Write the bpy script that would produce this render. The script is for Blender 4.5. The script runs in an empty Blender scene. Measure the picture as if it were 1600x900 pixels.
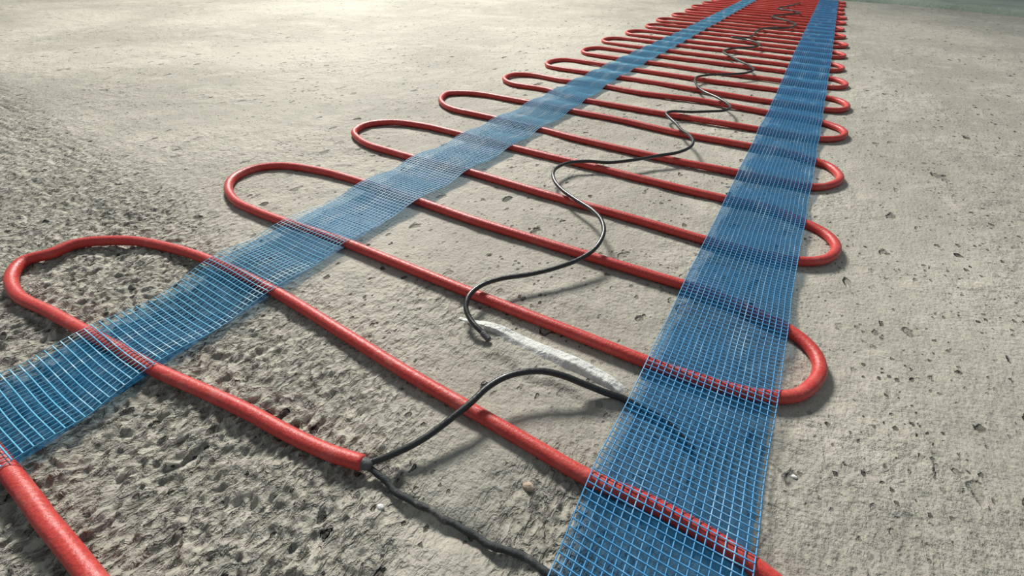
import bpy, math
import numpy as np

# Units: the layout is written in "mat units" (camera height = 1); S turns them into metres.
S = 0.2
scene = bpy.context.scene
COL = scene.collection

# ------------------------------------------------------------------ camera
from mathutils import Matrix, Vector
RIGHT = (0.855946, 0.516733, 0.018519)
UP = (-0.335425, 0.527647, 0.780435)
FWD = (-0.393505, 0.674222, -0.624962)
cam_data = bpy.data.cameras.new('camera')
cam = bpy.data.objects.new('camera', cam_data)
COL.objects.link(cam)
cam.matrix_world = Matrix(((RIGHT[0], UP[0], -FWD[0], 0), (RIGHT[1], UP[1], -FWD[1], 0), (RIGHT[2], UP[2], -FWD[2], S), (0, 0, 0, 1)))
cam_data.sensor_width = 36
cam_data.lens = 15.2525
cam_data.clip_start = 0.005
scene.camera = cam

# ------------------------------------------------------------------ world, daylight, exposure
world = bpy.data.worlds.new('world'); scene.world = world
world.use_nodes = True
bg = world.node_tree.nodes['Background']
bg.inputs[0].default_value = (0.80, 0.92, 1.0, 1)
bg.inputs[1].default_value = 0.27

def area(name, loc, target, size, power, color, spread=180):
    d = bpy.data.lights.new(name, 'AREA'); d.shape = 'RECTANGLE'; d.spread = math.radians(spread)
    d.size, d.size_y = size[0] * S, size[1] * S
    d.energy = power; d.color = color
    o = bpy.data.objects.new(name, d); COL.objects.link(o)
    o.location = Vector(loc) * S
    o.rotation_euler = (Vector(target) - Vector(loc)).to_track_quat('-Z', 'Y').to_euler()
    return o
# the window at the far left of the room
area('window_light', (-12.2, 12.2, 11.6), (-1.4, 1.6, 0), (4.2, 3.4), 98, (1.0, 0.985, 0.94), 115)
vs = scene.view_settings
vs.view_transform = 'Standard'; vs.look = 'None'; vs.gamma = 1; vs.use_curve_mapping = False
vs.exposure = 0.0

# ------------------------------------------------------------------ traced layout on the floor plane (mat units)
TAIL = [(-0.575,0.293,0.02),(-0.652,0.273,0.02),(-0.728,0.26,0.02),(-0.813,0.25,0.02),(-0.905,0.242,0.02),(-0.998,0.231,0.02),(-1.093,0.217,0.02),(-1.296,0.186,0.02),(-1.449,0.173,0.02),(-1.644,0.153,0.02),(-1.828,0.136,0.02)]
TAIL2 = [(-2.237,0.282,0.02),(-2.235,0.364,0.02),(-2.093,0.484,0.02),(-1.886,0.549,0.02),(-1.675,0.58,0.02),(-1.309,0.592,0.02),(-0.938,0.574,0.02),(-0.66,0.558,0.02),(-0.442,0.553,0.02),(-0.253,0.548,0.02),(-0.097,0.544,0.02),(0.022,0.559,0.02),(0.135,0.561,0.02),(0.277,0.546,0.02)]
RING2 = [(-0.092,1.413,0.02),(0.002,1.42,0.02),(0.092,1.402,0.02),(0.188,1.377,0.02),(0.258,1.358,0.02),(0.313,1.321,0.02),(0.345,1.276,0.02),(0.358,1.215,0.02),(0.342,1.143,0.02),(0.306,1.075,0.02),(0.257,1.037,0.02),(0.189,1.008,0.02),(0.123,0.993,0.02),(0.037,0.98,0.02),(-0.091,0.97,0.02),(-0.322,0.965,0.02),(-0.558,0.959,0.02),(-0.828,0.954,0.02),(-1.138,0.949,0.02),(-1.34,0.946,0.02),(-1.526,0.933,0.02),(-1.716,0.918,0.02),(-1.886,0.911,0.02),(-2.054,0.92,0.02),(-2.22,0.989,0.02),(-2.302,1.079,0.02),(-2.309,1.2,0.02),(-2.226,1.295,0.02),(-2.002,1.364,0.02),(-1.695,1.388,0.02),(-1.341,1.386,0.02),(-1.047,1.379,0.02),(-0.815,1.385,0.02),(-0.491,1.396,0.02)]
RING3 = [(-0.091,1.779,0.02),(0.081,1.785,0.02),(0.261,1.819,0.02),(0.336,1.872,0.02),(0.375,1.935,0.02),(0.39,2.029,0.02),(0.357,2.111,0.02),(0.311,2.152,0.02),(0.264,2.175,0.02),(0.104,2.244,0.02),(-0.087,2.23,0.02),(-0.453,2.224,0.02),(-0.858,2.227,0.02),(-1.328,2.227,0.02),(-1.713,2.235,0.02),(-2.002,2.232,0.02),(-2.213,2.182,0.02),(-2.309,2.1,0.02),(-2.345,2.012,0.02),(-2.305,1.89,0.02),(-2.225,1.832,0.02),(-2.07,1.778,0.02),(-1.894,1.773,0.02),(-1.703,1.773,0.02),(-1.34,1.792,0.02),(-0.733,1.783,0.02),(-0.379,1.785,0.02)]
RING4 = [(-0.092,2.6,0.02),(0.096,2.605,0.02),(0.266,2.624,0.02),(0.349,2.698,0.02),(0.399,2.824,0.02),(0.386,2.916,0.02),(0.333,3.008,0.02),(0.26,3.038,0.02),(0.084,3.087,0.02),(-0.08,3.079,0.02),(-0.534,3.064,0.02),(-0.901,3.098,0.02),(-1.338,3.099,0.02),(-1.71,3.098,0.02),(-1.904,3.09,0.02),(-2.142,3.079,0.02),(-2.292,3.02,0.02),(-2.365,2.945,0.02),(-2.321,2.798,0.02),(-2.224,2.699,0.02),(-2.09,2.635,0.02),(-1.888,2.627,0.02),(-1.712,2.626,0.02),(-1.335,2.61,0.02),(-1.016,2.582,0.02),(-0.484,2.576,0.02)]
RING5 = [(-0.09,3.458,0.02),(0.109,3.456,0.02),(0.277,3.484,0.02),(0.386,3.572,0.02),(0.423,3.699,0.02),(0.396,3.789,0.02),(0.337,3.846,0.02),(0.268,3.882,0.02),(0.096,3.905,0.02),(-0.079,3.914,0.02),(-0.556,3.947,0.02),(-1.066,3.886,0.02),(-1.489,3.915,0.02),(-1.777,3.874,0.02),(-2.118,3.892,0.02),(-2.255,3.793,0.02),(-2.247,3.622,0.02),(-2.097,3.508,0.02),(-1.733,3.511,0.02),(-1.499,3.419,0.02),(-1.168,3.414,0.02),(-0.537,3.434,0.02)]
WIRE = [(-0.559,0.804,0.022),(-0.603,0.814,0.03),(-0.646,0.834,0.035),(-0.678,0.86,0.045),(-0.697,0.905,0.055),(-0.693,0.966,0.058),(-0.66,1.039,0.055),(-0.581,1.133,0.05),(-0.517,1.213,0.055),(-0.468,1.304,0.058),(-0.44,1.389,0.07),(-0.446,1.485,0.085),(-0.491,1.578,0.085),(-0.572,1.671,0.07),(-0.682,1.744,0.058),(-0.776,1.801,0.055),(-0.845,1.854,0.06),(-0.896,1.926,0.065),(-0.92,2.02,0.06),(-0.897,2.132,0.055),(-0.816,2.208,0.055),(-0.72,2.25,0.055),(-0.613,2.365,0.055),(-0.511,2.511,0.055),(-0.428,2.609,0.06),(-0.384,2.686,0.075),(-0.384,2.753,0.085),(-0.429,2.871,0.08),(-0.511,3.013,0.06),(-0.586,3.149,0.055),(-0.657,3.249,0.055),(-0.697,3.327,0.055),(-0.675,3.396,0.055),(-0.553,3.462,0.055),(-0.436,3.541,0.06),(-0.357,3.573,0.07),(-0.325,3.67,0.07),(-0.358,3.806,0.06),(-0.474,3.979,0.055),(-0.598,4.098,0.055),(-0.681,4.237,0.055),(-0.751,4.454,0.055),(-0.76,4.592,0.055),(-0.676,4.742,0.055),(-0.529,4.879,0.055),(-0.407,5.001,0.06),(-0.357,5.109,0.07),(-0.417,5.361,0.06),(-0.553,5.587,0.055),(-0.687,5.81,0.055),(-0.788,5.997,0.055),(-0.767,6.199,0.055),(-0.674,6.368,0.055),(-0.548,6.476,0.06),(-0.499,6.77,0.06),(-0.679,7.06,0.055),(-0.888,7.137,0.055),(-0.709,7.216,0.055),(-0.668,7.564,0.055),(-0.678,7.969,0.055),(-0.6,8.328,0.055),(-0.336,8.579,0.055),(-0.258,9.042,0.06),(-0.411,9.504,0.055),(-0.681,9.874,0.055),(-0.558,10.302,0.055),(-0.307,10.685,0.06),(-0.431,11.12,0.055),(-0.717,11.325,0.055),(-0.588,12.001,0.055),(-0.428,12.841,0.055)]
LEAD = [(-0.573,0.292,0.018),(-0.548,0.318,0.02),(-0.518,0.354,0.028),(-0.487,0.401,0.038),(-0.469,0.442,0.045),(-0.45,0.496,0.055),(-0.434,0.544,0.064),(-0.421,0.605,0.072),(-0.397,0.656,0.077),(-0.361,0.699,0.077),(-0.319,0.733,0.072),(-0.27,0.755,0.062),(-0.217,0.772,0.046),(-0.156,0.791,0.028),(-0.105,0.811,0.012),(-0.048,0.806,0.01),(0.006,0.802,0.01),(0.057,0.779,0.01),(0.096,0.751,0.01)]
BRAID = [(-0.57,0.292,0.014),(-0.54,0.297,0.01),(-0.509,0.296,0.006),(-0.463,0.289,0.003),(-0.41,0.294,0.003),(-0.363,0.3,0.003),(-0.331,0.3,0.0),(-0.307,0.305,0.0),(-0.261,0.308,-0.001),(-0.22,0.309,0.003),(-0.191,0.314,0.005),(-0.166,0.324,0.006),(-0.137,0.326,0.007),(-0.099,0.325,0.008),(-0.055,0.323,0.008),(0.004,0.33,0.008)]
MORT = [(-0.728,0.823,0.0),(-0.664,0.827,0.0),(-0.59,0.831,0.0),(-0.503,0.83,0.0),(-0.365,0.831,0.0),(-0.239,0.833,0.0),(-0.111,0.836,0.0)]
EDGES = {'rl':[(0.313,-0.083),(0.541,-0.097),(0.962,-0.091),(1.399,-0.091),(1.761,-0.09),(2.207,-0.086),(2.584,-0.089),(3.072,-0.082),(3.423,-0.089),(3.874,-0.078),(4.607,-0.082),(6.511,-0.093)],'rr':[(0.561,0.258),(1.027,0.254),(1.351,0.255),(1.814,0.255),(2.153,0.261),(2.626,0.265),(3.476,0.274),(7.031,0.287)],'lt':[(0.066,-1.615),(0.351,-1.607),(0.581,-1.671),(0.924,-1.676),(1.379,-1.683),(1.776,-1.689),(2.193,-1.682),(3.055,-1.68),(4.91,-1.681),(7.297,-1.622)],'lb':[(-0.063,-1.251),(0.192,-1.288),(0.588,-1.299),(0.936,-1.326),(1.372,-1.327),(1.774,-1.326),(2.204,-1.314),(2.583,-1.321),(3.068,-1.324),(4.13,-1.387),(6.282,-1.362)]}


# ------------------------------------------------------------------ helpers
def link_mesh(name, verts, faces, mat, parent=None, smooth=True):
    """verts (n,3) in mat units, faces (m,4) quads"""
    verts = np.asarray(verts, dtype=np.float32) * S
    faces = np.asarray(faces, dtype=np.int32)
    me = bpy.data.meshes.new(name)
    k = faces.shape[1]
    me.vertices.add(len(verts)); me.vertices.foreach_set('co', verts.ravel())
    me.loops.add(faces.size); me.loops.foreach_set('vertex_index', faces.ravel())
    me.polygons.add(len(faces))
    me.polygons.foreach_set('loop_start', np.arange(0, faces.size, k, dtype=np.int32))
    me.polygons.foreach_set('loop_total', np.full(len(faces), k, dtype=np.int32))
    me.update(calc_edges=True); me.validate()
    if smooth:
        me.polygons.foreach_set('use_smooth', np.ones(len(me.polygons), dtype=bool))
    me.materials.append(mat)
    o = bpy.data.objects.new(name, me); COL.objects.link(o)
    if parent is not None:
        o.parent = parent
        o.matrix_parent_inverse = parent.matrix_world.inverted()
    return o

def empty(name, loc):
    o = bpy.data.objects.new(name, None); COL.objects.link(o)
    o.location = Vector(loc) * S
    o.empty_display_size = 0.02
    o.matrix_world = Matrix.Translation(Vector(loc) * S)
    return o

def tag(o, label=None, cat=None, group=None, kind=None):
    if label: o['label'] = label
    if cat: o['category'] = cat
    if group: o['group'] = group
    if kind: o['kind'] = kind
    return o

def smooth_path(pts, step, closed=False):
    """Catmull-Rom through the points (any number of columns), resampled at about `step`"""
    P = np.asarray(pts, dtype=float)
    n = len(P)
    out = []
    segs = n if closed else n - 1
    for i in range(segs):
        if closed:
            p0, p1, p2, p3 = P[(i - 1) % n], P[i], P[(i + 1) % n], P[(i + 2) % n]
        else:
            p0, p1, p2, p3 = P[max(i - 1, 0)], P[i], P[i + 1], P[min(i + 2, n - 1)]
        # centripetal parametrisation
        def kt(a, b): return max(np.linalg.norm(b[:2] - a[:2]), 1e-4) ** 0.5
        t0 = 0; t1 = t0 + kt(p0, p1); t2 = t1 + kt(p1, p2); t3 = t2 + kt(p2, p3)
        L = np.linalg.norm(p2[:2] - p1[:2]); m = max(int(math.ceil(L / step)), 2)
        t = np.linspace(t1, t2, m, endpoint=False)[:, None]
        A1 = (t1 - t) / (t1 - t0) * p0 + (t - t0) / (t1 - t0) * p1
        A2 = (t2 - t) / (t2 - t1) * p1 + (t - t1) / (t2 - t1) * p2
        A3 = (t3 - t) / (t3 - t2) * p2 + (t - t2) / (t3 - t2) * p3
        B1 = (t2 - t) / (t2 - t0) * A1 + (t - t0) / (t2 - t0) * A2
        B2 = (t3 - t) / (t3 - t1) * A2 + (t - t1) / (t3 - t1) * A3
        out.append((t2 - t) / (t2 - t1) * B1 + (t - t1) / (t2 - t1) * B2)
    if not closed: out.append(P[-1:])
    return np.concatenate(out)

def tube_geo(path, radius, n=10, closed=False, flat=1.0):
    """a swept tube; radius a number or an array; ends capped by rings drawn in"""
    P = np.asarray(path, dtype=float)[:, :3]
    R = np.broadcast_to(np.asarray(radius, dtype=float), (len(P),)).copy()
    if not closed:
        d0 = P[0] - P[1]; d0 /= np.linalg.norm(d0); d1 = P[-1] - P[-2]; d1 /= np.linalg.norm(d1)
        P = np.concatenate([[P[0] + d0 * R[0] * .25, P[0] + d0 * R[0] * .2], P, [P[-1] + d1 * R[-1] * .2, P[-1] + d1 * R[-1] * .25]])
        R = np.concatenate([[R[0] * .05, R[0] * .8], R, [R[-1] * .8, R[-1] * .05]])
    if closed: T = np.roll(P, -1, 0) - np.roll(P, 1, 0)
    else: T = np.gradient(P, axis=0)
    T /= np.linalg.norm(T, axis=1)[:, None]
    side = np.cross(T, [0, 0, 1.0]); side /= np.linalg.norm(side, axis=1)[:, None]
    up = np.cross(side, T)
    a = np.arange(n) * 2 * math.pi / n + math.pi / n
    V = P[:, None, :] + R[:, None, None] * (np.cos(a)[None, :, None] * side[:, None, :] + flat * np.sin(a)[None, :, None] * up[:, None, :])
    m = len(P)
    i = np.arange(m if closed else m - 1)[:, None]; j = np.arange(n)[None, :]
    i2 = (i + 1) % m; j2 = (j + 1) % n
    F = np.stack([i * n + j, i * n + j2, i2 * n + j2, i2 * n + j], -1).reshape(-1, 4)
    return V.reshape(-1, 3), F

def join(parts):
    off = 0; Vs = []; Fs = []
    for v, f in parts:
        Vs.append(v); Fs.append(f + off); off += len(v)
    return np.concatenate(Vs), np.concatenate(Fs)

rng = np.random.RandomState(7)
PERM = rng.permutation(4096)
GR = rng.uniform(0, 2 * math.pi, 4096)
def perlin(x, y, seed=0):
    xi = np.floor(x).astype(np.int64); yi = np.floor(y).astype(np.int64)
    xf = x - xi; yf = y - yi
    u = xf * xf * xf * (xf * (xf * 6 - 15) + 10); v = yf * yf * yf * (yf * (yf * 6 - 15) + 10)
    def g(ix, iy, dx, dy):
        h = GR[PERM[(PERM[(ix + seed * 57) & 4095] + iy) & 4095]]
        return np.cos(h) * dx + np.sin(h) * dy
    a = g(xi, yi, xf, yf); b = g(xi + 1, yi, xf - 1, yf); c = g(xi, yi + 1, xf, yf - 1); d = g(xi + 1, yi + 1, xf - 1, yf - 1)
    return (a + u * (b - a)) * (1 - v) + (c + u * (d - c)) * v
def fbm(x, y, oct=4, seed=0, gain=.5):
    s = 0; a = 1
    for k in range(oct):
        s = s + a * perlin(x * 2 ** k, y * 2 ** k, seed + k * 3); a *= gain
    return s
def sstep(e0, e1, x):
    t = np.clip((x - e0) / (e1 - e0), 0, 1); return t * t * (3 - 2 * t)

# ------------------------------------------------------------------ materials
def new_mat(name):
    m = bpy.data.materials.new(name); m.use_nodes = True
    nt = m.node_tree; nt.nodes.clear()
    out = nt.nodes.new('ShaderNodeOutputMaterial'); b = nt.nodes.new('ShaderNodeBsdfPrincipled')
    nt.links.new(b.outputs[0], out.inputs[0])
    return m, nt, b, out
class NT:
    def __init__(s, nt):
        s.nt = nt
        tc = nt.nodes.new('ShaderNodeTexCoord'); mp = nt.nodes.new('ShaderNodeMapping')
        geo = nt.nodes.new('ShaderNodeNewGeometry')
        mp.inputs['Scale'].default_value = (1 / S,) * 3          # positions in mat units
        nt.links.new(geo.outputs['Position'], mp.inputs[0]); s.co = mp.outputs[0]
    def scaled(s, sx, sy, sz=1, rot=0):
        m = s.nt.nodes.new('ShaderNodeMapping'); m.inputs['Scale'].default_value = (sx, sy, sz); m.inputs['Rotation'].default_value = (0, 0, rot)
        s.nt.links.new(s.co, m.inputs[0]); return m.outputs[0]
    def noise(s, scale, detail=4, rough=.5, co=None, dist=0):
        n = s.nt.nodes.new('ShaderNodeTexNoise'); n.inputs['Scale'].default_value = scale
        n.inputs['Detail'].default_value = detail; n.inputs['Roughness'].default_value = rough; n.inputs['Distortion'].default_value = dist
        s.nt.links.new(co or s.co, n.inputs['Vector']); return n.outputs[0]
    def vor(s, scale, co=None, feature='F1', out='Distance', rnd=1):
        n = s.nt.nodes.new('ShaderNodeTexVoronoi'); n.inputs['Scale'].default_value = scale; n.feature = feature
        n.inputs['Randomness'].default_value = rnd
        s.nt.links.new(co or s.co, n.inputs['Vector']); return n.outputs[out]
    def ramp(s, v, a, b, lo=0., hi=1.):
        n = s.nt.nodes.new('ShaderNodeMapRange'); n.interpolation_type = 'SMOOTHSTEP'
        for i, q in zip((1, 2, 3, 4), (a, b, lo, hi)): n.inputs[i].default_value = q
        s.nt.links.new(v, n.inputs[0]); return n.outputs[0]
    def math(s, op, a, b=None, c=None):
        n = s.nt.nodes.new('ShaderNodeMath'); n.operation = op
        for i, v in enumerate((a, b, c)):
            if v is None: continue
            if isinstance(v, (int, float)): n.inputs[i].default_value = v
            else: s.nt.links.new(v, n.inputs[i])
        return n.outputs[0]
    def mix(s, f, a, b, blend='MIX'):
        n = s.nt.nodes.new('ShaderNodeMix'); n.data_type = 'RGBA'; n.blend_type = blend
        for idx, v in ((0, f), (6, a), (7, b)):
            if isinstance(v, (int, float)): n.inputs[idx].default_value = v
            elif isinstance(v, tuple): n.inputs[idx].default_value = (*v, 1)
            else: s.nt.links.new(v, n.inputs[idx])
        return n.outputs[2]
    def bump(s, h, strength, dist, normal=None):
        n = s.nt.nodes.new('ShaderNodeBump'); n.inputs['Strength'].default_value = strength; n.inputs['Distance'].default_value = dist * S
        s.nt.links.new(h, n.inputs['Height'])
        if normal is not None: s.nt.links.new(normal, n.inputs['Normal'])
        return n.outputs[0]
    def vmul(s, v, k):
        n = s.nt.nodes.new('ShaderNodeVectorMath'); n.operation = 'ADD'
        s.nt.links.new(v, n.inputs[0]); s.nt.links.new(k, n.inputs[1]); return n.outputs[0]

def concrete(name, base=(0.440, 0.413, 0.350), pits=True):
    m, nt, b, out = new_mat(name); t = NT(nt)
    big = t.noise(.55, 4, .55); med = t.noise(3.2, 5, .6); fine = t.noise(38, 5, .65); vf = t.noise(150, 3, .6)
    col = t.mix(t.ramp(big, .38, .62), tuple(c * .76 for c in base), tuple(c * 1.08 for c in base))
    col = t.mix(t.math('MULTIPLY', t.ramp(med, .5, .7), .45), col, (base[0] * 1.28, base[1] * 1.28, base[2] * 1.3))
    col = t.mix(t.math('MULTIPLY', t.ramp(t.noise(2.1, 4, .6, dist=.8), .56, .72), .4), col, (base[0] * .62, base[1] * .66, base[2] * .64))
    col = t.mix(t.math('MULTIPLY', t.ramp(fine, .35, .7), .35), col, (base[0] * 1.25, base[1] * 1.24, base[2] * 1.2))
    col = t.mix(t.math('MULTIPLY', t.ramp(vf, .45, .3), .35), col, tuple(c * .5 for c in base))
    calm = t.ramp(t.noise(1.1, 3, .5), .42, .62, .25, 1.0)
    hs = t.math('ADD', t.math('MULTIPLY', t.math('MULTIPLY', t.noise(10, 7, .6), calm), 1.0), t.math('MULTIPLY', t.noise(75, 4, .6), .16))
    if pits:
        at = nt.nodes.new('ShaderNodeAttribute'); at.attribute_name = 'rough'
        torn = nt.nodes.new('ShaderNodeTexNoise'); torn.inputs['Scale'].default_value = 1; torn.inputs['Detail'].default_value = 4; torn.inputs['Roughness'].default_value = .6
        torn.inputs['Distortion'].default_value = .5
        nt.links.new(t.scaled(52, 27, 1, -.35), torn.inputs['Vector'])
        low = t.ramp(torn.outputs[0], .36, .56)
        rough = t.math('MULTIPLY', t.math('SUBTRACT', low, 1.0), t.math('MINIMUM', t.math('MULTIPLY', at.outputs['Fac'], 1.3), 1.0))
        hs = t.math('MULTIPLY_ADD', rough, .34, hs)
        col = t.mix(t.math('MULTIPLY', t.math('MULTIPLY', rough, -1.0), .42), col, (.10, .10, .085))  # cavity shade painted into the low spots of the torn surface
    nrm = t.bump(hs, .8, .05)
    if pits:
        # small air holes: irregular, stretched, only some of the cells hold one; bump hollows, with the shade inside them painted dark
        for sc, thr, rot, keep, st in ((4.5, .10, .5, .4, (1, .6)), (10, .17, -.3, .4, (1, .6)), (22, .21, .9, .45, (1, .7)), (45, .25, .2, .4, (1, .75))):
            co = t.scaled(st[0], st[1], 1, rot)
            warp = nt.nodes.new('ShaderNodeTexNoise'); warp.inputs['Scale'].default_value = sc * 2.2; warp.inputs['Detail'].default_value = 3
            nt.links.new(co, warp.inputs['Vector'])
            vm = nt.nodes.new('ShaderNodeVectorMath'); vm.operation = 'MULTIPLY_ADD'
            nt.links.new(warp.outputs[1], vm.inputs[0]); vm.inputs[1].default_value = (.55 / sc,) * 3; nt.links.new(co, vm.inputs[2])
            d = t.vor(sc, vm.outputs[0])
            vc = t.vor(sc, vm.outputs[0], out='Color')
            sep = nt.nodes.new('ShaderNodeSeparateColor'); nt.links.new(vc, sep.inputs[0])
            on = t.math('GREATER_THAN', sep.outputs[0], keep)
            size = t.math('MULTIPLY_ADD', sep.outputs[1], thr, thr * .45)
            patch = t.ramp(t.noise(1.3 + sc * .03, 3, .5), .42, .62, .3, 1)
            hole = t.math('MULTIPLY', t.math('MULTIPLY', on, patch), t.ramp(t.math('DIVIDE', d, size), 1.0, .55))
            nrm = t.bump(t.math('SUBTRACT', 1.0, hole), 1.0, .16 / sc, nrm)
            col = t.mix(t.math('MULTIPLY', hole, .88), col, (.06, .055, .045))
    nt.links.new(col, b.inputs['Base Color']); nt.links.new(nrm, b.inputs['Normal'])
    b.inputs['Roughness'].default_value = .72
    b.inputs['Specular IOR Level'].default_value = .12
    return m
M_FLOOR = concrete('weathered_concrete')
M_STEP = concrete('step_concrete', (0.30, 0.36, 0.30), pits=False)
M_MORTAR = concrete('pale_mortar', (0.80, 0.79, 0.74), pits=False)

def rubber(name, color, rough=.45, bump=.4, spec=.5, scale=90, dust=None):
    m, nt, b, out = new_mat(name); t = NT(nt)
    n = t.noise(scale, 4, .6); col = t.mix(t.ramp(n, .3, .7), tuple(c * .82 for c in color), tuple(min(c * 1.12, 1) for c in color))
    if dust: col = t.mix(t.math('MULTIPLY', t.ramp(t.noise(12, 5, .65), .5, .75), dust[1]), col, dust[0])
    nt.links.new(col, b.inputs['Base Color']); nt.links.new(t.bump(n, bump, .006), b.inputs['Normal'])
    nt.links.new(t.ramp(n, .3, .7, rough - .06, rough + .1), b.inputs['Roughness'])
    b.inputs['Specular IOR Level'].default_value = spec
    return m
M_RED = rubber('red_cable_jacket', (0.55, 0.052, 0.042), .42, .3, .45, 130, dust=((.62, .24, .20), .35))
M_BLACK = rubber('black_wire_sheath', (0.018, 0.019, 0.018), .34, .15, .6)
M_BRAID = rubber('grey_earth_braid', (0.040, 0.044, 0.045), .65, .9, .3, 45, dust=((.28, .27, .24), .75))
M_CRIMP = rubber('grey_crimp', (0.10, 0.10, 0.10), .5, .6, .5, 60)
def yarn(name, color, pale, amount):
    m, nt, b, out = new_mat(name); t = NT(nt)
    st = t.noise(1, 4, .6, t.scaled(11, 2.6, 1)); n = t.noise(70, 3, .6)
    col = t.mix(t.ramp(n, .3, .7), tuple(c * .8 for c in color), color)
    col = t.mix(t.math('MULTIPLY', t.ramp(st, .5, .72), amount), col, pale)  # pale dusty patches and glint streaks painted into the yarn colour
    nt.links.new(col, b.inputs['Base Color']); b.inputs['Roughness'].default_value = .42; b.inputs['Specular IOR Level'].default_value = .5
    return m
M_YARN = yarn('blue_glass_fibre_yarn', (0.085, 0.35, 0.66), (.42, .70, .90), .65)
M_YARN_LIT = yarn('lit_blue_glass_fibre_yarn', (0.13, 0.50, 0.74), (.70, .88, .93), .9)  # same yarn, with the light caught by the left strip put into its colour
M_STONE = rubber('pebble_stone', (0.42, 0.33, 0.25), .8, .8, .2, 40)
M_CHIP = rubber('white_chip', (0.82, 0.80, 0.76), .7, .6, .3, 40)

def film_mat():
    m, nt, b, out = new_mat('blue_backing_film'); t = NT(nt)
    co = t.scaled(14, 2.5, 1)
    wr = t.noise(1, 4, .6, co)
    b.inputs['Base Color'].default_value = (0.022, 0.22, 0.46, 1)
    b.inputs['Specular IOR Level'].default_value = .3
    b.inputs['Roughness'].default_value = .45
    nt.links.new(t.bump(wr, .6, .02), b.inputs['Normal'])
    tr = nt.nodes.new('ShaderNodeBsdfTransparent'); tr.inputs[0].default_value = (.48, .62, .76, 1)
    mx = nt.nodes.new('ShaderNodeMixShader')
    nt.links.new(t.ramp(t.noise(1.7, 4, .6),   .3, .7, .08, .36), mx.inputs[0])
    nt.links.new(tr.outputs[0], mx.inputs[1]); nt.links.new(b.outputs[0], mx.inputs[2]); nt.links.new(mx.outputs[0], out.inputs[0])
    return m
M_FILM = film_mat()

# ------------------------------------------------------------------ the concrete floor
def spaced(lo, n0, n1, hi, step, grow):
    mid = list(np.arange(n0, n1, step)); a = []; x = n0; s = step
    while x > lo: s *= grow; x -= s; a.append(x)
    b = []; x = mid[-1]; s = step
    while x < hi: s *= grow; x += s; b.append(x)
    return np.array(a[::-1] + mid + b)
def floor_height(x, y):
    z = .006 * fbm(x * 1.1, y * 1.1, 3, 1) + .004 * fbm(x * 5, y * 5, 3, 11)
    ca, sa = math.cos(.35), math.sin(.35)
    u = (x * ca + y * sa); v = (-x * sa + y * ca)
    # trowelled, torn surface: strongest near the tail of the cable and along the left
    m = sstep(-.12, -.60, x + .60 * (y - .1)) * sstep(.72, .15, y + .10 * x) \
        + .28 * sstep(-1.5, -2.4, x) * sstep(1.6, .5, y) + .06 * sstep(-1.4, -2.2, x) * sstep(4.5, 1.0, y) + .8 * np.exp(-(((x + .13) / .12) ** 2 + ((y - .42) / .14) ** 2)) \
        + .35 * np.exp(-(((x + .75) / .3) ** 2 + ((y - .85) / .18) ** 2)) + .08 * np.exp(-(((x - .55) / .3) ** 2 + ((y - .7) / .4) ** 2))
    m = np.clip(m, 0, 1)
    wu = u + .02 * perlin(x * 14, y * 14, 51); wv = v + .03 * perlin(x * 9, y * 9, 52)
    r = 1 - 2.6 * np.abs(perlin(wu * 15, wv * 8, 21)); r2 = 1 - 2.4 * np.abs(perlin(wu * 33 + 5, wv * 19, 31))
    z = z + m * (.016 * (fbm(u * 6, v * 4, 2, 61) - .3) + .0045 * (r - .8) + .0085 * (r2 - .6) + .0110 * perlin(wu * 46, wv * 26, 35) + .0110 * perlin(wu * 84, wv * 50, 33)) + (1 - m) * .0022 * fbm(u * 17, v * 12, 3, 41)
    # a smooth pale hump beside the arched lead, and the hollow along the braid
    z = z + .010 * np.exp(-(((x + .27) / .12) ** 2 + ((y - .55) / .10) ** 2))
    d = np.abs(y - .285 - .02 * np.sin(x * 20)); z = z - .016 * np.exp(-(d / .03) ** 2) * sstep(-.62, -.55, x) * sstep(.1, .0, x)
    lobe = sstep(-.60, -.50, x + .3 * (y - .8)) * sstep(-.08, -.16, x) * sstep(.735, .765, y + .012 * np.sin(x * 30)) * sstep(.90, .86, y)
    return np.minimum(z, .008) + .012 * lobe, m
gx = spaced(-22, -2.3, 1.0, 9, .0052, 1.025)
gy = spaced(-2.5, -.35, 1.2, 26, .0052, 1.025)
X, Y = np.meshgrid(gx, gy)
Z, RM = floor_height(X, Y)
nx, ny = len(gx), len(gy)
i, j = np.meshgrid(np.arange(nx - 1), np.arange(ny - 1))
a = (j * nx + i).ravel()
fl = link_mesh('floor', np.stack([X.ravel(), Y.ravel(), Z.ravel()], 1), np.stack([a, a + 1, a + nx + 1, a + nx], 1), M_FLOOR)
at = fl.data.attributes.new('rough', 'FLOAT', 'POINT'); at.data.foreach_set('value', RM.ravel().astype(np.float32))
tag(fl, 'rough weathered grey concrete floor full of small air holes', kind='structure')

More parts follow.
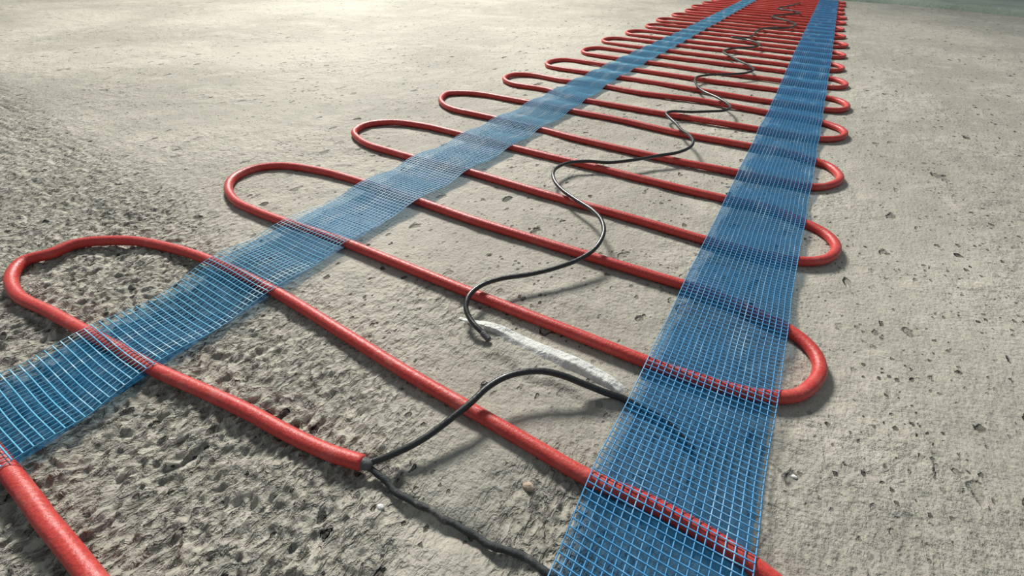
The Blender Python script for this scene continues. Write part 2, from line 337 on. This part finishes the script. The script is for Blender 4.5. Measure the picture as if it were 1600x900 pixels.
# the step at the far end of the floor
sp = [(.2, 15.1), (1.33, 14.95), (2.57, 14.45), (3.48, 13.9), (4.6, 13.0), (8.5, 10.5)]
prof = smooth_path([(p[0], p[1], 0) for p in [(-16, 17.2), (-6, 16.2)] + sp], .12)
H = [(0.0, -.02), (.02, .075), (.06, .105), (.14, .118), (.6, .12), (9.0, .11)]
V = []
tdir = np.gradient(prof, axis=0); nrm_ = np.stack([-tdir[:, 1], tdir[:, 0]], 1); nrm_ /= np.linalg.norm(nrm_, axis=1)[:, None]
for (o_, h_) in H:
    w_ = .05 * fbm(prof[:, 0] * 1.3 + o_ * 3, prof[:, 1] * 1.3, 4, 5)
    V.append(np.stack([prof[:, 0] + nrm_[:, 0] * (o_ + w_), prof[:, 1] + nrm_[:, 1] * (o_ + w_), h_ + (1 if h_ > 0 else 0) * .014 * fbm(prof[:, 0] * 2, prof[:, 1] * 2 + o_, 3, 9)], 1))
V = np.stack(V); k, m_ = V.shape[:2]
i, j = np.meshgrid(np.arange(m_ - 1), np.arange(k - 1)); a = (j * m_ + i).ravel()
st = link_mesh('trim_1', V.reshape(-1, 3), np.stack([a, a + 1, a + m_ + 1, a + m_], 1), M_STEP)
tag(st, 'low worn grey concrete step edge beyond the end of the mat', kind='structure')

# ------------------------------------------------------------------ the heating mat
mat = empty('heating_mat', (-.9, 0, 0))
tag(mat, 'floor heating mat of red cable loops held by two blue mesh strips on bare concrete', 'heating mat')
CR = .0198
rows = []
rings = []
def ring_from(pts):
    return smooth_path(pts, .03, True)
for pts in (RING2, RING3, RING4, RING5):
    rings.append(ring_from(pts))
# farther loops: the same racetrack, each a little different
CEN = [(4.50, 4.46, .21, .20), (5.33, 5.27, .22, .20), (6.12, 6.05, .21, .20), (6.92, 6.86, .21, .19), (7.72, 7.66, .21, .2), (8.52, 8.47, .21, .2),
       (9.34, 9.28, .21, .2), (10.16, 10.1, .21, .2), (10.98, 10.92, .21, .2), (11.8, 11.74, .21, .2), (12.62, 12.56, .21, .2), (13.44, 13.38, .21, .2), (14.2, 14.15, .2, .2)]
for q, (cl, cr, hl, hr) in enumerate(CEN):
    xl = -2.24 + .04 * math.sin(q * 2.1); xr = .425 + .02 * math.sin(q * 1.7 + 1)
    pts = []
    for s_, c_, x_, h_ in ((1, cr, xr, hr), (-1, cl, xl, hl)):
        for ang in (-90, -60, -30, 0, 30, 60, 90):
            a_ = math.radians(ang)
            bulge = .02 * math.sin(q + ang)
            pts.append((x_ - s_ * h_ * .8 + s_ * h_ * .8 * math.cos(a_), c_ + s_ * h_ * math.sin(a_), .02))
        xs = (-.2, -.7, -1.2) if s_ == 1 else (-1.2, -.7, -.2)
        for x_m in xs:
            f_ = (x_m - xl) / (xr - xl)
            yy = (cl * (1 - f_) + cr * f_) + s_ * (hl * (1 - f_) + hr * f_) + .02 * math.sin(x_m * 3 + q * 1.3 + s_)
            pts.append((x_m, yy, .02))
    rings.append(ring_from(pts))
# the tail: free end -> left bend -> back across -> wide right bend -> back across and on to the left, out of view
tail_pts = TAIL + [(-2.03, .115, .02), (-2.19, .15, .02), (-2.26, .21, .02)] + TAIL2 + \
    [(.40, .50, .02), (.49, .42, .02), (.53, .28, .02), (.50, .10, .02), (.42, -.03, .02), (.27, -.11, .02), (.05, -.145, .02), (-.3, -.15, .02),
     (-.799, -.150, .02), (-.966, -.150, .02), (-1.049, -.151, .02), (-1.119, -.149, .02), (-1.5, -.15, .02), (-1.95, -.16, .02), (-2.17, -.21, .02), (-2.27, -.33, .02),
     (-2.25, -.48, .02), (-2.1, -.57, .02), (-1.8, -.6, .02), (-1.2, -.6, .02)]
tail = smooth_path(tail_pts, .025)
for c_ in rings:
    z_ = .0198 + .0006 * np.sin(c_[:, 0] * 7 + c_[:, 1] * 3)
    c_[:, 2] = z_
    g = tube_geo(c_, CR, 12, True)
    link_mesh('cable_loop', *g, M_RED, mat)
tl = link_mesh('cable_tail', *tube_geo(tail, CR, 14), M_RED, mat)
tag(tl, 'nearest red cable run with its cut end and bends out of frame')

allpts = np.concatenate([r[:, :2] for r in rings] + [tail[:, :2]])
def strip_z(x, y):
    """height of the netting: over the cables, sagging to the floor between them"""
    xy = np.stack([x.ravel(), y.ravel()], 1); d = np.full(len(xy), 9.0)
    order = np.argsort(allpts[:, 1]); ap = allpts[order]
    ys = xy[:, 1]
    for k0 in range(0, len(xy), 2000):
        blk = xy[k0:k0 + 2000]
        lo, hi = np.searchsorted(ap[:, 1], [blk[:, 1].min() - .25, blk[:, 1].max() + .25])
        if hi <= lo: continue
        c = ap[lo:hi]; dd = np.sqrt(((blk[:, None, :] - c[None]) ** 2).sum(-1))
        d[k0:k0 + 2000] = dd.min(1)
    d = d.reshape(x.shape)
    d = np.maximum(d - .0, 0)
    top = .0425 * np.exp(-np.maximum(d - .008, 0) ** 2 / (2 * .16 ** 2))
    sag = .025 + .004 * perlin(x * 9, y * 4, 3)
    return np.maximum(top, sag) + .0012 * perlin(x * 22, y * 8, 5)

def edge_fn(pts, end):
    P = np.array(pts); return lambda y: np.interp(y, P[:, 0], P[:, 1]) if True else None
def mesh_strip(L, R, y0, y1, pitch_y, ncol, label, seed, ymat):
    ys = np.arange(y0, y1, pitch_y); us = np.linspace(0, 1, ncol)
    xl = np.interp(ys, *np.array(L).T); xr = np.interp(ys, *np.array(R).T)
    k_ = np.ones(9) / 9
    def sm(v): return np.convolve(np.pad(v, 4, 'edge'), k_, 'valid')
    xl, xr = sm(sm(xl)) + .004 * perlin(ys * 3, ys * 0 + seed, seed), sm(sm(xr)) + .004 * perlin(ys * 3.3, ys * 0 + seed + .5, seed)
    U, YY = np.meshgrid(us, ys)
    XX = xl[:, None] * (1 - U) + xr[:, None] * U
    # the weave is not perfectly square: threads drift a little
    XX = XX + .0022 * perlin(XX * 9, YY * 2.5, seed + 1) * np.sin(math.pi * U) ** .5
    YY = YY + .006 * perlin(XX * 4, YY * 3, seed + 2)
    ZZ = strip_z(XX, YY)
    ZZ = ZZ + .004 * np.maximum(0, perlin(YY * 2.2, U * .5 + seed, seed + 4)) * (np.abs(U - .5) * 2) ** 4
    nr = len(ys)
    t_w, t_l = .0018, .0016         # half widths of the threads
    geo = []
    # cross threads
    for (GX, GY, GZ, hw, hh, dz) in ((XX, YY, ZZ, t_w, .0009, .0006), (XX.T, YY.T, ZZ.T, t_l, .0011, -.0004)):
        P = np.stack([GX, GY, GZ + dz], -1)
        T = np.gradient(P, axis=1); T /= np.linalg.norm(T, axis=-1, keepdims=True)
        sd = np.cross(T, [0, 0, 1.]); sd /= np.linalg.norm(sd, axis=-1, keepdims=True)
        upv = np.cross(sd, T)
        V = np.stack([P + sd * hw, P + upv * hh, P - sd * hw, P - upv * hh], 2)   # rows, n, 4, 3
        a_, n_ = P.shape[:2]
        ai, ni, ki = np.meshgrid(np.arange(a_), np.arange(n_ - 1), np.arange(4), indexing='ij')
        idx = lambda A, N, K: (A * n_ + N) * 4 + (K % 4)
        F = np.stack([idx(ai, ni, ki), idx(ai, ni, ki + 1), idx(ai, ni + 1, ki + 1), idx(ai, ni + 1, ki)], -1).reshape(-1, 4)
        geo.append((V.reshape(-1, 3), F))
    o = link_mesh('mesh_strip', *join(geo), ymat, mat)
    tag(o, label, kind='stuff')
    # thin tacky film: under the cables at the near end, then up against the netting
    i, j = np.meshgrid(np.arange(ncol - 1), np.arange(nr - 1)); a_ = (j * ncol + i).ravel()
    s_up = sstep(1.08, 1.30, YY); xc = XX.mean(1, keepdims=True); XF = XX + (xc - XX) * .03 * (1 - s_up)
    film = link_mesh('backing_film', np.stack([XF, YY, (ZZ - .0022) * sstep(1.08, 1.30, YY) + (.0195 + .0015 * perlin(XX * 13, YY * 5, 9)) * (1 - sstep(1.08, 1.30, YY))], -1).reshape(-1, 3), np.stack([a_, a_ + 1, a_ + ncol + 1, a_ + ncol], 1), M_FILM, o)
    return o
RL_ = EDGES['rl'] + [(14.5, -.095)]; RR_ = EDGES['rr'] + [(14.5, .29)]
LT_ = [(-.8, -1.60), (-.2, -1.61)] + EDGES['lt'] + [(14.5, -1.60)]; LB_ = [(-.8, -1.23)] + EDGES['lb'] + [(14.5, -1.33)]
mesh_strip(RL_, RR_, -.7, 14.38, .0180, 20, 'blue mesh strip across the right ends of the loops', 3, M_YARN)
mesh_strip(LT_, LB_, -.75, 14.38, .0200, 21, 'blue mesh strip across the left bends of the loops', 8, M_YARN_LIT)

# cold end: crimp, arched black lead and the earth braid sunk in the concrete
def wob(path, amp, f):
    p = path.copy(); p[:, 2] += amp * np.sin(np.arange(len(p)) * f); return p
ld = smooth_path(LEAD, .012)
link_mesh('lead_wire', *tube_geo(ld, np.linspace(.0085, .0105, len(ld)), 10), M_BLACK, mat)
bp = smooth_path(BRAID, .010)
rb = .0080 + .0012 * np.sin(np.arange(len(bp)) * 1.3) * np.sin(np.arange(len(bp)) * .37 + 1)
bp[:, 2] -= .0035 * sstep(0, 12, np.arange(len(bp))); bp[:, 1] += .0012 * np.sin(np.arange(len(bp)) * .9)
link_mesh('earth_braid', *tube_geo(bp, rb, 9), M_BRAID, mat)
cp = smooth_path([(-.590, .288, .021), (-.575, .293, .020), (-.562, .297, .018), (-.552, .300, .016)], .004)
link_mesh('crimp', *tube_geo(cp, np.interp(np.arange(len(cp)), [0, len(cp) * .3, len(cp) * .7, len(cp)], [.0150, .0165, .0145, .009]), 12), M_CRIMP, mat)

# ------------------------------------------------------------------ the sensor wire lying over the loops
def surf_top(x, y):
    dd = np.sqrt((allpts[:, 0] - x) ** 2 + (allpts[:, 1] - y) ** 2).min()
    return .0396 + .0095 if dd < .02 else (.0396 + .0095) * math.exp(-((dd - .02) / .1) ** 2)
wp = smooth_path(WIRE, .02)
far = wp[:, 1] > 3.2
wp[:, 2] = np.array([max(z_, surf_top(x_, y_)) for x_, y_, z_ in wp])
sw = empty('sensor_wire', (-.56, .80, 0))
tag(sw, 'thin black wire winding in S curves over the red loops', 'wire')
link_mesh('wire', *tube_geo(wp, np.interp(wp[:, 1], [0, 5, 8], [.0088, .0095, .0125]), 10), M_BLACK, sw)
tp = smooth_path([(-.575, .806, .026), (-.562, .802, .023), (-.545, .797, .019)], .004)
link_mesh('wire_tip', *tube_geo(tp, .0102, 10), M_CRIMP, sw)

# ------------------------------------------------------------------ the mortar ridge by the wire end
def ridge():
    us = np.linspace(-.74, -.09, 150); vs_ = np.linspace(-.085, .055, 60)
    U, Vv = np.meshgrid(us, vs_)
    cy = .848 - .012 * sstep(-.3, -.1, U)
    hgt = .034 * sstep(-.735, -.52, U) * sstep(-.09, -.16, U) * (.85 + .15 * np.sin(U * 18))
    north = .031 * sstep(-.74, -.5, U) + .004
    south = .046 + .016 * fbm(U * 14, U * 0, 2, 3) - .012 * sstep(-.3, -.1, U)
    prof = np.where(Vv > 0, 1 - sstep(.55, 1, Vv / north) , .30 + .70 * (1 - sstep(.10, .75, -Vv / south)))
    prof = prof * (1 - sstep(.80, 1.0, -Vv / south))
    west = sstep(-.60, -.50, U + .5 * np.minimum(Vv, 0) + .02 * fbm(U * 20, Vv * 20, 3, 4))
    prof = np.where(Vv < -.008, prof * west, prof)
    z = hgt * prof + .0022 * fbm(U * 45, Vv * 45, 3, 6) * (prof > .02) - .004 + (.0035 if False else 0)
    edge = (np.abs(prof) < .02); z = np.where(edge, -.012, z)
    return U, cy + Vv, z
U, Vv, z = ridge(); r_, c_ = U.shape
i, j = np.meshgrid(np.arange(c_ - 1), np.arange(r_ - 1)); a = (j * c_ + i).ravel()
rg = link_mesh('mortar_ridge', np.stack([U, Vv, z], -1).reshape(-1, 3), np.stack([a, a + 1, a + c_ + 1, a + c_], 1), M_MORTAR)
tag(rg, 'pale chalky ridge of mortar on the floor between wire end and right strip', 'mortar')

# ------------------------------------------------------------------ loose crumbs
def crumb(name, x, y, r, m, label, cat, seed, zoff=0):
    n, k = 12, 7; V = []; 
    for a_ in range(k + 1):
        th = math.pi * a_ / k
        for b_ in range(n):
            ph = 2 * math.pi * b_ / n
            v = np.array([math.sin(th) * math.cos(ph), math.sin(th) * math.sin(ph), math.cos(th)])
            q = 1 + .45 * float(perlin(np.array([v[0] * 1.7 + seed]), np.array([v[1] * 1.7 + v[2] * 1.3]), seed)[0])
            V.append((v[0] * r * q * 1.25 + x, v[1] * r * q + y, v[2] * r * q * .65 + r * .5 + zoff))
    F = [(a_ * n + b_, (a_ + 1) * n + b_, (a_ + 1) * n + (b_ + 1) % n, a_ * n + (b_ + 1) % n) for a_ in range(k) for b_ in range(n)]
    return tag(link_mesh(name, V, F, m), label, cat)
fz = lambda x, y: float(floor_height(np.array([x]), np.array([y]))[0][0])
crumb('stone_chip', -.470, .245, .0065, M_CHIP, 'tiny white stone chip below the grey earth braid', 'stone', 3, fz(-.47, .245) - .001)
crumb('stone_chip', 0.324, 0.817, .0055, M_CHIP, 'tiny white stone chip on the floor right of the right strip', 'stone', 9, fz(0.324, 0.817) - .002)
crumb('pebble', -.210, .459, .011, M_STONE, 'small brown pebble on rough concrete left of the right strip', 'pebble', 5, fz(-.21, .459) - .003)
